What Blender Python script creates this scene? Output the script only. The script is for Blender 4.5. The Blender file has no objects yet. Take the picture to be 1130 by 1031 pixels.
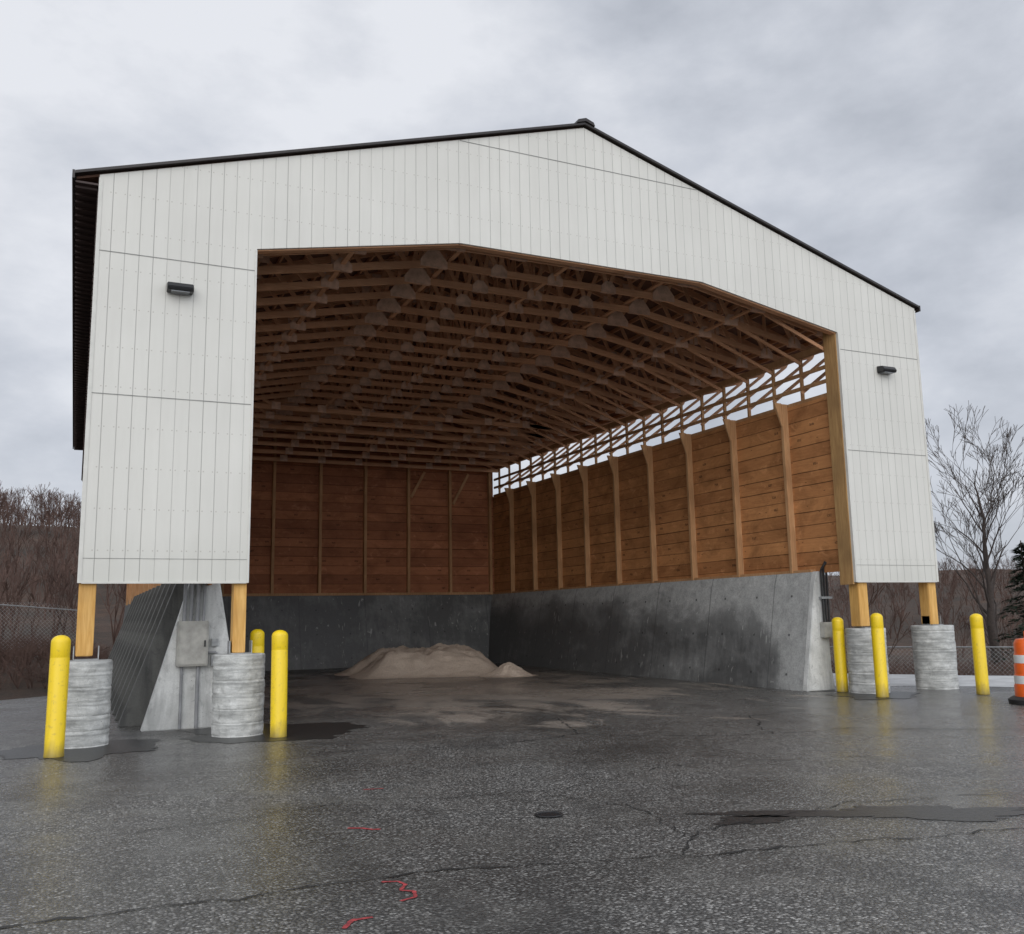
import bpy, bmesh, math, random
from mathutils import Vector, Matrix, noise
random.seed(7)
S=bpy.context.scene
S.view_settings.view_transform='Standard'; S.view_settings.look='None'; S.view_settings.exposure=0
COL=S.collection
W=17.11; He=8.49; Hb=2.28; A=2.38; Ho=7.66; B=5.93; Ht=8.32; Hp=11.1; S1=7.285; S2=5.07; ZS=6.38; ZC=2.54; L=19.0
XW=W-A; LR=24.5; SL=(Hp-He)/(W/2)
def roofz(x): return He+SL*min(x,W-x)

# ---------------------------------------------------------------- node helpers
class NT:
    def __init__(s,name):
        s.m=bpy.data.materials.new(name); s.m.use_nodes=True; s.t=s.m.node_tree; s.n=s.t.nodes; s.l=s.t.links
        s.b=s.n['Principled BSDF']; s.tc=s.n.new('ShaderNodeTexCoord')
    def put(s,sock,v):
        if v is None: return
        if isinstance(v,bpy.types.NodeSocket): s.l.new(v,sock)
        else:
            if hasattr(sock.default_value,'__len__') and len(sock.default_value)==4 and len(v)==3: v=(*v,1)
            sock.default_value=v
    def obj(s,scale=(1,1,1),loc=(0,0,0),src='Object'):
        m=s.n.new('ShaderNodeMapping'); m.inputs['Scale'].default_value=scale; m.inputs['Location'].default_value=loc
        s.l.new(s.tc.outputs[src],m.inputs['Vector']); return m.outputs[0]
    def noise(s,vec,scale,detail=4,rough=.55,dist=0,out='Fac'):
        n=s.n.new('ShaderNodeTexNoise'); s.put(n.inputs['Vector'],vec); n.inputs['Scale'].default_value=scale
        n.inputs['Detail'].default_value=detail; n.inputs['Roughness'].default_value=rough; n.inputs['Distortion'].default_value=dist
        return n.outputs[out]
    def voro(s,vec,scale,feat='F1',out='Distance',rnd=1):
        n=s.n.new('ShaderNodeTexVoronoi'); n.feature=feat; s.put(n.inputs['Vector'],vec); n.inputs['Scale'].default_value=scale
        n.inputs['Randomness'].default_value=rnd
        return n.outputs[out]
    def math(s,op,a,b=None,c=None,clamp=False):
        n=s.n.new('ShaderNodeMath'); n.operation=op; n.use_clamp=clamp
        s.put(n.inputs[0],a)
        if b is not None: s.put(n.inputs[1],b)
        if c is not None: s.put(n.inputs[2],c)
        return n.outputs[0]
    def ramp(s,f,stops):
        n=s.n.new('ShaderNodeValToRGB'); r=n.color_ramp
        while len(r.elements)<len(stops): r.elements.new(.5)
        for e,(p,c) in zip(r.elements,stops):
            e.position=p; e.color=(*c,1) if hasattr(c,'__len__') else (c,c,c,1)
        s.put(n.inputs[0],f); return n.outputs[0]
    def mix(s,f,a,b,mode='MIX'):
        n=s.n.new('ShaderNodeMix'); n.data_type='RGBA'; n.blend_type=mode
        s.put(n.inputs[0],f); s.put(n.inputs[6],a); s.put(n.inputs[7],b); return n.outputs[2]
    def sep(s,vec):
        n=s.n.new('ShaderNodeSeparateXYZ'); s.l.new(vec,n.inputs[0]); return n.outputs
    def comb(s,x,y,z):
        n=s.n.new('ShaderNodeCombineXYZ'); s.put(n.inputs[0],x); s.put(n.inputs[1],y); s.put(n.inputs[2],z); return n.outputs[0]
    def white(s,vec):
        n=s.n.new('ShaderNodeTexWhiteNoise'); n.noise_dimensions='3D'; s.put(n.inputs[0],vec); return n.outputs['Value']
    def bump(s,h,strength=.3,dist=.02,nrm=None):
        n=s.n.new('ShaderNodeBump'); n.inputs['Strength'].default_value=strength; n.inputs['Distance'].default_value=dist
        s.put(n.inputs['Height'],h)
        if nrm is not None: s.l.new(nrm,n.inputs['Normal'])
        return n.outputs[0]
    def griddot(s,u,v,su,sv,r0,r1):
        du=s.math('MULTIPLY',s.math('SUBTRACT',s.math('FRACT',s.math('DIVIDE',u,su)),.5),su)
        dv=s.math('MULTIPLY',s.math('SUBTRACT',s.math('FRACT',s.math('DIVIDE',v,sv)),.5),sv)
        return s.ramp(s.math('SQRT',s.math('ADD',s.math('MULTIPLY',du,du),s.math('MULTIPLY',dv,dv))),[(r0,1.0),(r1,0.0)])
    def fin(s,col,rough=.7,nrm=None,metal=0,spec=.5):
        s.put(s.b.inputs['Base Color'],col); s.put(s.b.inputs['Roughness'],rough); s.put(s.b.inputs['Metallic'],metal)
        s.put(s.b.inputs['Specular IOR Level'],spec)
        if nrm is not None: s.l.new(nrm,s.b.inputs['Normal'])
        return s.m

def mat_siding():
    k=NT('white_board_siding'); o=k.obj(); x,y,z=k.sep(o)
    sp=.204
    fx=k.math('FRACT',k.math('DIVIDE',x,sp))
    d=k.math('ABSOLUTE',k.math('SUBTRACT',fx,.5))
    groove=k.ramp(d,[(.462,0.0),(.49,1.0)])
    fz=k.math('FRACT',k.math('DIVIDE',z,.61))
    dx=k.math('MULTIPLY',k.math('SUBTRACT',d,.33),sp)
    dz=k.math('MULTIPLY',k.math('SUBTRACT',fz,.5),.61)
    rr=k.math('SQRT',k.math('ADD',k.math('MULTIPLY',dx,dx),k.math('MULTIPLY',dz,dz)))
    dot=k.ramp(rr,[(.006,1.0),(.013,0.0)])
    bid=k.math('FLOOR',k.math('ADD',k.math('DIVIDE',x,sp),0))
    rv=k.white(k.comb(bid,0,0)); rg=k.math('MULTIPLY_ADD',k.white(k.comb(k.math('ROUND',k.math('DIVIDE',x,sp)),7,0)),.40,.28)
    streak=k.noise(k.obj((6,6,.5)),1,6,.6)
    blot=k.noise(k.obj((.6,.6,.6)),1,3,.5)
    base=k.mix(streak,(.60,.588,.535),(.70,.688,.635))
    base=k.mix(k.ramp(blot,[(.35,.26),(.7,0.0)]),base,(.47,.462,.42))
    base=k.mix(k.math('MULTIPLY',rv,.20),base,(.52,.51,.465))
    low=k.ramp(k.math('MULTIPLY_ADD',z,.1,k.math('MULTIPLY',streak,.05)),[(.24,.35),(.33,0.0)])
    base=k.mix(low,base,(.45,.455,.40))
    base=k.mix(k.math('MULTIPLY',groove,rg),base,(.16,.155,.14))
    base=k.mix(k.math('MULTIPLY',dot,.5),base,(.25,.21,.17))
    n=k.bump(k.math('SUBTRACT',1,groove),.4,.01)
    n=k.bump(k.noise(k.obj((30,30,3)),1,4),.12,.01,n)
    n=k.bump(k.noise(k.obj((1.2,1,.5)),1,3),.3,.06,n)
    return k.fin(base,.6,n)
def mat_wood(name,c1,c2,c3,axis='Z',rough=.75,sc=1):
    k=NT(name); st={'X':(.7,9,9),'Y':(9,.7,9),'Z':(9,9,.7)}[axis]; st=tuple(v*sc for v in st)
    g=k.noise(k.obj(st),2.2,8,.6,1.2); b=k.noise(k.obj((.8,.8,.8)),1.3,3)
    c=k.mix(k.ramp(g,[(.35,0.0),(.68,1.0)]),c1,c2); c=k.mix(k.ramp(b,[(.4,0.0),(.75,.75)]),c,c3)
    kn=k.ramp(k.voro(k.obj(tuple(v*.25 for v in st)),2.2),[(.04,1.0),(.1,0.0)])
    c=k.mix(k.math('MULTIPLY',kn,.6),c,tuple(v*.3 for v in c1))
    return k.fin(c,rough,k.bump(g,.35,.006),spec=.3)
def mat_plank(name,c1,c2,c3,along='Y',bh=.3,bl=1.9,var=.45):
    k=NT(name); o=k.obj(); x,y,z=k.sep(o); h=y if along=='Y' else x
    row=k.math('FLOOR',k.math('DIVIDE',z,bh))
    hh=k.math('DIVIDE',k.math('ADD',h,.95),bl*3); colm=k.math('FLOOR',hh)
    rv=k.white(k.comb(row,colm,0)); rv2=k.white(k.comb(row,0,5)); rv3=k.white(k.comb(0,k.math('FLOOR',k.math('DIVIDE',h,bl)),9))
    st=(9,.5,9) if along=='Y' else (.5,9,9)
    g=k.noise(k.obj(st),2,8,.66,1.2)
    c=k.mix(k.ramp(g,[(.3,0.0),(.7,1.0)]),c1,c2); c=k.mix(k.math('MULTIPLY',rv,var),c,c3)
    c=k.mix(k.math('MULTIPLY',rv2,.4),c,tuple(min(1,v*1.3) for v in c2))
    c=k.mix(k.math('MULTIPLY',rv3,.25),c,c3)
    stain=k.noise(k.obj((.7,.7,1.2)),1.4,7,.7,.5)
    c=k.mix(k.ramp(stain,[(.44,0.0),(.70,.68)]),c,tuple(v*.42 for v in c1))
    pale=k.noise(k.obj((1.6,1.6,2.4),(4,2,1)),1.8,5,.6,.8); c=k.mix(k.ramp(pale,[(.58,0.0),(.7,.35)]),c,tuple(min(1,v*1.3+.04) for v in c2))
    ks=(2.2,1.4,4.5) if along=='Y' else (1.4,2.2,4.5)
    kn=k.ramp(k.voro(k.obj(ks),1.9),[(.05,1.0),(.10,0.0)]); c=k.mix(k.math('MULTIPLY',kn,.8),c,(.05,.022,.012))
    du=k.math('ABSOLUTE',k.math('MULTIPLY',k.math('SUBTRACT',k.math('FRACT',k.math('ADD',k.math('DIVIDE',h,1.2),k.math('MULTIPLY',k.white(k.comb(row,2,2)),.9))),.5),1.2))
    dv=k.math('ABSOLUTE',k.math('MULTIPLY',k.math('SUBTRACT',k.math('FRACT',k.math('DIVIDE',z,bh)),.5),bh))
    ins=k.math('MULTIPLY',k.math('LESS_THAN',du,.07),k.math('LESS_THAN',dv,.03)); ins=k.math('MULTIPLY',ins,k.math('GREATER_THAN',k.white(k.comb(row,k.math('FLOOR',k.math('DIVIDE',h,1.2)),4)),.6))
    ins=k.math('MULTIPLY',ins,k.ramp(k.noise(o,45,3),[(.42,0.0),(.5,1.0)]))
    c=k.mix(k.math('MULTIPLY',ins,.7),c,(.04,.02,.015))
    rows=k.math('ABSOLUTE',k.math('SUBTRACT',k.math('FRACT',k.math('ADD',k.math('DIVIDE',z,bh),k.math('MULTIPLY',k.noise(o,.8,2),.08))),.5))
    seam=k.math('MULTIPLY',k.ramp(rows,[(.45,0.0),(.485,1.0)]),k.math('MULTIPLY_ADD',k.white(k.comb(row,colm,3)),.6,.4))
    c=k.mix(k.math('MULTIPLY',seam,.82),c,(.02,.011,.006))
    return k.fin(c,.8,k.bump(k.math('SUBTRACT',g,k.math('MULTIPLY',seam,3)),.5,.01),spec=.25)
def mat_concrete(name,base,dark,streaks=.5,form=False,seed=0):
    k=NT(name); L0=(seed*3.1,seed*1.7,seed)
    n1=k.noise(k.obj((1,1,1),L0),1.6,8,.62); n2=k.noise(k.obj((2.5,2.5,.45),L0),1.2,7,.62,.4); n3=k.noise(k.obj((1,1,1),L0),38,4)
    if form:
        n2=k.noise(k.obj((1.3,1.3,9),L0),1.3,8,.72,.3); n1=k.noise(k.obj((1,1,1),L0),6,6,.65)
    n4=k.noise(k.obj((1,1,1),(L0[0]+3,1,2)),5.5,7,.72,.6)
    c=k.mix(k.ramp(n1,[(.32,0.0),(.7,1.0)]),tuple(v*.72 for v in base),tuple(min(1,v*1.15) for v in base))
    c=k.mix(k.math('MULTIPLY',k.ramp(n2,[(.44,0.0),(.62,1.0)]),streaks),c,dark)
    c=k.mix(k.ramp(n4,[(.55,0.0),(.68,.55)]),c,dark)
    if form:
        z=k.sep(k.obj())[2]; fr=k.math('ABSOLUTE',k.math('SUBTRACT',k.math('FRACT',k.math('ADD',k.math('DIVIDE',z,.2),k.math('MULTIPLY',k.noise(k.obj((2,2,1)),1,2),.25))),.5))
        c=k.mix(k.math('MULTIPLY',k.ramp(fr,[(.40,0.0),(.47,1.0)]),.4),c,dark)
    c=k.mix(k.ramp(n3,[(.3,.25),(.6,0.0)]),c,tuple(v*.5 for v in base))
    pit=k.ramp(k.voro(k.obj((1,1,1),L0),16),[(.06,1.0),(.13,0.0)]); pm=k.ramp(k.noise(k.obj(),7,2),[(.5,0.0),(.58,1.0)])
    c=k.mix(k.math('MULTIPLY',pit,pm),c,tuple(v*.25 for v in base))
    h=k.math('ADD',n1,k.math('MULTIPLY',n3,.4))
    return k.fin(c,k.ramp(n2,[(.3,.9),(.7,.55)]),k.bump(h,.4,.025))
def mat_wetwall(along='Y'):
    k=NT('stained_precast_concrete_'+along.lower()); o=k.obj(); x,y,z=k.sep(o); h=y if along=='Y' else x
    n1=k.noise(k.obj((.5,.30,.55)),1.3,8,.66,.3); n2=k.noise(k.obj((2.6,2.6,.32)),1.6,9,.74,.3); n3=k.noise(k.obj(),30,4); n4=k.noise(k.obj((1,1,1)),4,8,.7,.4)
    c=k.mix(k.ramp(n4,[(.3,0.0),(.7,1.0)]),(.30,.305,.295),(.52,.525,.51))
    wet=k.math('ADD',k.math('MULTIPLY',n1,.85),k.math('ADD',k.math('MULTIPLY',n2,.42),k.math('MULTIPLY',n4,.26)))
    if along=='Y':
        wet=k.math('ADD',wet,k.math('MULTIPLY',h,.009))
        tb=k.ramp(k.math('DIVIDE',k.math('ADD',z,k.math('MULTIPLY',n2,.9)),3.3),[(.50,0.0),(.88,.32)]); wet=k.math('SUBTRACT',wet,tb)
        frontk=k.ramp(k.math('ADD',k.math('MULTIPLY_ADD',z,-.11,k.math('MULTIPLY',h,.17)),k.math('MULTIPLY',n4,.08)),[(.18,.40),(.38,0.0)])
        wet=k.math('SUBTRACT',wet,frontk)
    else: wet=k.math('ADD',wet,.08)
    c=k.mix(k.ramp(wet,[(.58,0.0),(.70,.6),(.88,.94)]),c,(.075,.077,.077))
    wh=k.ramp(k.noise(k.obj((3,3,.8)),2.6,3,.5,1.5),[(.66,0.0),(.72,.5)])
    c=k.mix(wh,c,(.58,.58,.55))
    c=k.mix(k.ramp(n3,[(.3,.35),(.6,0.0)]),c,(.12,.12,.115))
    c=k.mix(k.math('MULTIPLY',k.griddot(h,k.math('ADD',z,.1),1.2,.85,.022,.034),.85),c,(.03,.03,.03))
    fh=k.math('ABSOLUTE',k.math('SUBTRACT',k.math('FRACT',k.math('DIVIDE',h,2.4)),.5)); s2=k.ramp(fh,[(.491,0.0),(.496,1.0)])
    c=k.mix(k.math('MULTIPLY',s2,.5),c,(.05,.05,.05))
    return k.fin(c,k.ramp(wet,[(.5,.85),(.9,.45)]),k.bump(k.math('ADD',n4,k.math('MULTIPLY',n3,.3)),.4,.02))
def mat_asphalt():
    k=NT('wet_coarse_asphalt'); o=k.obj(); x,y,z=k.sep(o)
    v=k.voro(o,50,out='Color'); vd=k.voro(o,50); vs=k.sep(v)
    v2=k.voro(o,25,out='Color'); vd2=k.voro(o,25); vs2=k.sep(v2)
    fine=k.noise(o,130,3,.7); big=k.noise(k.obj((1,1.3,1)),.22,6,.6,.5); mid=k.noise(o,1.1,7,.68,.3); spk=k.noise(o,14,5,.8)
    stone=k.ramp(vs[0],[(.15,(.06,.059,.055)),(.5,(.15,.146,.137)),(.82,(.29,.28,.262)),(1.0,(.60,.585,.55))])
    stone=k.mix(k.ramp(vd,[(.35,0.0),(.75,1.0)]),stone,(.03,.0295,.028))
    bigst=k.math('MULTIPLY',k.ramp(vs2[0],[(.82,0.0),(.86,1.0)]),k.ramp(vd2,[(.25,1.0),(.45,0.0)])); c=k.mix(k.math('MULTIPLY',bigst,.6),stone,(.46,.45,.425))
    c=k.mix(k.math('MULTIPLY',fine,.25),c,(.14,.137,.127))
    c=k.mix(k.ramp(spk,[(.52,0.0),(.72,.6)]),c,(.04,.039,.037))
    wet=k.ramp(k.math('ADD',k.math('MULTIPLY',big,.75),k.math('MULTIPLY',mid,.3)),[(.43,0.0),(.62,1.0)])
    c=k.mix(k.math('MULTIPLY',wet,.42),c,(.045,.044,.042))
    dryp=k.ramp(mid,[(.5,0.0),(.70,.32)]); c=k.mix(dryp,c,(.24,.235,.215))
    dk=k.ramp(k.noise(k.obj((1,1,1),(5,3,0)),.55,7,.7,.6),[(.52,0.0),(.64,.5)]); c=k.mix(dk,c,(.035,.035,.034))
    dx=k.math('DIVIDE',k.math('SUBTRACT',x,8.3),4.6); dy=k.math('DIVIDE',k.math('SUBTRACT',y,7.5),6.5)
    rr=k.math('SQRT',k.math('ADD',k.math('MULTIPLY',dx,dx),k.math('MULTIPLY',dy,dy)))
    sn=k.math('SUBTRACT',k.math('ADD',k.noise(k.obj((1,.5,1)),.9,7,.65,.8),.27),k.math('MULTIPLY',rr,.25))
    c=k.mix(k.ramp(sn,[(.48,0.0),(.60,.65)]),c,(.42,.36,.30))
    floor_shade=k.ramp(k.math('MULTIPLY_ADD',y,.05,.2),[(.20,0.0),(.30,.45)]); floor_shade=k.math('MULTIPLY',floor_shade,k.ramp(k.noise(o,.5,5),[(.35,1.0),(.6,.3)]))
    c=k.mix(floor_shade,c,(.055,.052,.048))  # shade under the shed roof, painted into the asphalt colour past the front line
    h=k.math('ADD',k.math('MULTIPLY',k.math('SUBTRACT',1,vd),1.0),k.math('MULTIPLY',fine,.5))
    hb=k.math('MULTIPLY',h,k.math('SUBTRACT',1.05,k.math('MULTIPLY',wet,.5)))
    n=k.bump(hb,.85,.012); n=k.bump(mid,.25,.02,n)
    return k.fin(c,k.ramp(wet,[(0.0,.42),(1.0,.12)]),n,spec=.65)
def mat_simple(name,c,rough=.5,metal=0,var=.25,sc=6,bump=.1,spec=.5):
    k=NT(name); n=k.noise(k.obj(),sc,6,.6)
    col=k.mix(k.ramp(n,[(.3,0.0),(.75,1.0)]),tuple(v*(1-var) for v in c),tuple(min(1,v*(1+var*.5)) for v in c))
    return k.fin(col,rough,k.bump(n,bump,.01),metal,spec)
def mat_bollard():
    k=NT('yellow_bollard_sleeve'); o=k.obj(); z=k.sep(o)[2]
    n=k.noise(k.obj((3,3,.6)),3,6,.6); n2=k.noise(o,22,4); n3=k.noise(k.obj((9,9,.8)),2,6,.7)
    c=k.mix(n,(.78,.53,.008),(.88,.64,.015))
    dirt=k.ramp(k.math('MULTIPLY_ADD',n,.5,k.math('MULTIPLY',z,1.4)),[(.25,.8),(.6,0.0)])
    c=k.mix(dirt,c,(.16,.12,.04)); c=k.mix(k.ramp(n2,[(.58,0.0),(.72,.4)]),c,(.35,.25,.05)); c=k.mix(k.ramp(n3,[(.56,0.0),(.7,.3)]),c,(.40,.28,.05))
    return k.fin(c,.4,k.bump(n2,.06,.01))
def mat_sand():
    k=NT('damp_road_sand'); o=k.obj(); n=k.noise(o,2.2,7,.7); f=k.noise(o,34,5,.75)
    c=k.mix(n,(.58,.455,.35),(.84,.71,.58)); c=k.mix(k.ramp(f,[(.38,.55),(.6,0.0)]),c,(.36,.28,.215))
    return k.fin(c,.9,k.bump(k.math('ADD',n,k.math('MULTIPLY',f,.5)),.9,.08))
def mat_terrain():
    k=NT('winter_scrub_ground'); o=k.obj(); n=k.noise(o,.09,8,.65); m=k.noise(o,1.4,7,.7); f=k.noise(o,11,5,.7)
    c=k.mix(k.ramp(n,[(.35,0.0),(.65,1.0)]),(.04,.030,.022),(.11,.062,.04))
    c=k.mix(k.ramp(m,[(.35,.7),(.6,0.0)]),c,(.026,.022,.017)); c=k.mix(k.ramp(f,[(.5,0.0),(.75,.5)]),c,(.17,.11,.068))
    return k.fin(c,.95,k.bump(k.math('ADD',m,f),.8,.15))
M={}
M['siding']=mat_siding()
M['yel']=mat_wood('treated_yellow_wood_post',(.54,.29,.075),(.72,.44,.15),(.36,.21,.08))
M['jamb']=mat_wood('jamb_wood',(.34,.19,.075),(.50,.31,.13),(.22,.13,.06))
M['post']=mat_wood('brown_wood_post',(.42,.225,.105),(.58,.34,.17),(.28,.15,.07))
M['truss']=mat_wood('truss_lumber',(.56,.295,.16),(.72,.41,.24),(.40,.21,.115),'X')
M['gus']=mat_simple('plywood_gusset',(.70,.47,.34),.8,0,.4,5,.1,.2)
M['plankY']=mat_plank('red_brown_plank_wall_side',(.38,.155,.058),(.60,.285,.11),(.25,.10,.04),'Y')
M['plankX']=mat_plank('red_brown_plank_wall_back',(.34,.125,.06),(.52,.21,.10),(.16,.06,.033),'X',bh=.33,var=.7)
M['deck']=mat_wood('dark_roof_deck',(.16,.082,.055),(.23,.125,.085),(.11,.06,.04),'X')
M['roof']=mat_simple('dark_brown_metal_roof',(.03,.024,.022),.45,.2,.3,4)
M['skirt']=mat_simple('ribbed_dark_eave_panel',(.05,.027,.022),.6,0,.4,3)
M['conc']=mat_concrete('precast_concrete',(.66,.665,.64),(.24,.245,.235),.6)
M['concd']=mat_concrete('dark_weathered_concrete',(.12,.12,.112),(.03,.031,.03),.8,seed=4)
M['pier']=mat_concrete('pier_concrete',(.60,.605,.58),(.16,.165,.155),.6,True,seed=2)
M['wetY']=mat_wetwall('Y'); M['wetX']=mat_wetwall('X')
M['asph']=mat_asphalt()
M['patch']=mat_simple('black_asphalt_patch',(.03,.03,.029),.36,0,.5,30,.8)
M['puddle']=mat_simple('worn_wet_hollow',(.028,.028,.028),.34,0,.6,30,.9)
M['crack']=mat_simple('crack_black',(.016,.016,.015),.6,0,.3,20,.4)
M['pale']=mat_concrete('pale_wet_pavement',(.56,.57,.57),(.34,.35,.35),.4,seed=7)
M['red']=mat_simple('faded_red_marking_paint',(.45,.06,.065),.6,0,.7,22,.3)
M['boll']=mat_bollard()
M['black']=mat_simple('black_metal',(.016,.016,.017),.4,.0,.3,8)
M['lens']=mat_simple('lamp_glass',(.16,.17,.18),.15,0,.2,8)
M['flash']=mat_simple('grey_flashing',(.26,.26,.24),.55,0,.3,6)
M['galv']=mat_simple('galvanised_grey_metal',(.34,.35,.35),.45,.5,.3,9)
M['boxm']=mat_simple('grey_electrical_enclosure',(.42,.41,.37),.5,.1,.35,5)
M['pvc']=mat_simple('grey_conduit',(.27,.275,.28),.5,0,.3,5)
M['sand']=mat_sand()
M['terr']=mat_terrain()
M['bark']=mat_simple('bare_bark',(.06,.046,.039),.9,0,.4,12,.4)
M['barkfar']=mat_simple('distant_bare_twigs',(.115,.075,.062),.95,0,.5,.35,.0,.1)
M['needle']=mat_simple('dark_evergreen_needles',(.02,.032,.019),.8,0,.5,3,.1,.2)
M['orange']=mat_simple('orange_plastic',(.80,.13,.02),.4,0,.15,6)
M['white']=mat_simple('white_reflective_band',(.75,.75,.73),.35,0,.15,8)
M['rubber']=mat_simple('black_rubber',(.02,.02,.02),.7,0,.3,8)

# ---------------------------------------------------------------- mesh helpers
class MB:
    def __init__(s): s.v=[]; s.f=[]; s.mi=None
    def box(s,x0,x1,y0,y1,z0,z1):
        s.hexa([(x0,y0,z0),(x1,y0,z0),(x1,y1,z0),(x0,y1,z0),(x0,y0,z1),(x1,y0,z1),(x1,y1,z1),(x0,y1,z1)])
    def hexa(s,p):
        n=len(s.v); s.v+= [tuple(q) for q in p]
        s.f+=[tuple(n+i for i in q) for q in [(0,3,2,1),(4,5,6,7),(0,1,5,4),(1,2,6,5),(2,3,7,6),(3,0,4,7)]]
    def beam(s,a,b,w,h,up=(0,0,1)):
        a=Vector(a); b=Vector(b); d=(b-a).normalized(); u=Vector(up)
        sd=d.cross(u)
        if sd.length<1e-4: sd=d.cross(Vector((0,1,0)))
        sd.normalize(); u=sd.cross(d).normalized()
        sd*=w/2; u=u*(h/2)
        s.hexa([a-sd-u,a+sd-u,b+sd-u,b-sd-u,a-sd+u,a+sd+u,b+sd+u,b-sd+u])
    def prism(s,poly,y0,y1,plane='XZ'):
        n=len(s.v); k=len(poly)
        def P(u,v,w):
            return (u,w,v) if plane=='XZ' else ((w,u,v) if plane=='YZ' else (u,v,w))
        s.v+=[P(u,v,y0) for u,v in poly]+[P(u,v,y1) for u,v in poly]
        s.f.append(tuple(n+i for i in range(k))); s.f.append(tuple(n+k+i for i in reversed(range(k))))
        for i in range(k):
            j=(i+1)%k; s.f.append((n+i,n+k+i,n+k+j,n+j))
    def tube(s,a,b,r0,r1,n=8,caps=True):
        a=Vector(a); b=Vector(b); d=(b-a).normalized(); u=d.orthogonal().normalized(); w=d.cross(u); m=len(s.v)
        for c,r in ((a,r0),(b,r1)):
            for i in range(n):
                t=2*math.pi*i/n; s.v.append(tuple(c+u*math.cos(t)*r+w*math.sin(t)*r))
        for i in range(n):
            j=(i+1)%n; s.f.append((m+i,m+j,m+n+j,m+n+i))
        if caps: s.f.append(tuple(m+i for i in reversed(range(n)))); s.f.append(tuple(m+n+i for i in range(n)))
    def lathe(s,prof,c=(0,0,0),n=32,jit=None):
        m=len(s.v)
        for q,(r,z) in enumerate(prof):
            for i in range(n):
                t=2*math.pi*i/n; rr=r*(1+(jit(t,z) if jit else 0)); s.v.append((c[0]+rr*math.cos(t),c[1]+rr*math.sin(t),c[2]+z))
        for q in range(len(prof)-1):
            for i in range(n):
                j=(i+1)%n; s.f.append((m+q*n+i,m+q*n+j,m+(q+1)*n+j,m+(q+1)*n+i))
        s.f.append(tuple(m+i for i in reversed(range(n)))); k=m+(len(prof)-1)*n; s.f.append(tuple(k+i for i in range(n)))
    def obj(s,name,mat,parent=None,loc=(0,0,0),smooth=False,bevel=0,recalc=True):
        me=bpy.data.meshes.new(name); me.from_pydata(s.v,[],s.f); me.update()
        mats=mat if isinstance(mat,list) else [mat]
        for q in mats: me.materials.append(q)
        if s.mi: 
            for i,p in enumerate(me.polygons): p.material_index=s.mi[i]
        if recalc:
            bm=bmesh.new(); bm.from_mesh(me); bmesh.ops.recalc_face_normals(bm,faces=bm.faces)
            if bevel:
                bmesh.ops.bevel(bm,geom=[e for e in bm.edges],offset=bevel,segments=2,affect='EDGES',clamp_overlap=True)
            bm.to_mesh(me); bm.free()
        if smooth:
            for p in me.polygons: p.use_smooth=True
            try: me.set_sharp_from_angle(angle=math.radians(40))
            except Exception: pass
        o=bpy.data.objects.new(name,me); COL.objects.link(o); o.location=loc
        if parent: o.parent=parent
        return o
def empty(name,loc,label,cat,group=None):
    e=bpy.data.objects.new(name,None); e.location=loc; e.empty_display_size=.3; COL.objects.link(e); tag(e,label,cat,group); return e
def tag(o,label,cat,group=None):
    o["label"]=label; o["category"]=cat
    if group: o["group"]=group
def struct(o): o["kind"]="structure"

# ---------------------------------------------------------------- terrain & asphalt
def sstep(a,b,x):
    t=max(0,min(1,(x-a)/(b-a))); return t*t*(3-2*t)
def terr(x,y):
    z=-.03
    s=(x-20.0)*.75+(y-1.0)*.66
    if x>15: z-=1.0*sstep(2.6,6,s)*sstep(15,18,x)
    if s>15 and x>17: z+=sstep(25,110,s)*5.5+sstep(90,300,s)*8
    if y>11 and x<17: z+=.5*sstep(11,16,y)*sstep(1.5,-1.5,x)
    if y>40: z+=sstep(40,150,y-.0*x)*16*sstep(60,10,x)*(1+.25*noise.noise(Vector((x*.02,7,0))))
    r=math.hypot(x,y)
    if r>25: z+=(noise.noise(Vector((x*.03,y*.03,0)))*1.6+noise.noise(Vector((x*.2,y*.2,3)))*.25)*sstep(25,60,r)*(1 if (y>0 or x>30) else 0)
    return z
def axis(lo,hi,fine0,fine1,step):
    a=[]; x=fine0
    while x<=fine1: a.append(x); x+=step
    s=step; x=fine1
    while x<hi: s*=1.18; x+=s; a.append(x)
    s=step; x=fine0
    while x>lo: s*=1.18; x-=s; a.insert(0,x)
    return a
xs=axis(-900,900,-20,60,1.2); ys=axis(-500,1200,-15,70,1.2)
mb=MB(); nx=len(xs)
for y in ys:
    for x in xs: mb.v.append((x,y,terr(x,y)))
for j in range(len(ys)-1):
    for i in range(nx-1): mb.f.append((j*nx+i,j*nx+i+1,(j+1)*nx+i+1,(j+1)*nx+i))
g=mb.obj('ground',M['terr'],smooth=True); struct(g)
poly=[(-45,-45),(29,-45),(29,-28),(28.5,-6.0),(20.6,2.8),(17.6,7.5),(17.2,LR),(1.0,LR),(1.0,12),(-1.5,10.0),(-20,9),(-45,8)]
mb=MB(); mb.v=[(x,y,0) for x,y in poly]; mb.f=[tuple(range(len(poly)))]
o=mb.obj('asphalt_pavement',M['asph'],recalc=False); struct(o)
mb=MB(); pp=[(15.3,2.0),(17.3,.75),(20.0,-2.6),(26.0,-9.4),(28.4,-6.2),(20.5,2.6),(17.4,7.3),(15.3,7.3)]
mb.v=[(x,y,.004) for x,y in pp]; mb.f=[tuple(range(len(pp)))]; o=mb.obj('side_pavement',M['pale'],recalc=False); struct(o)
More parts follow.
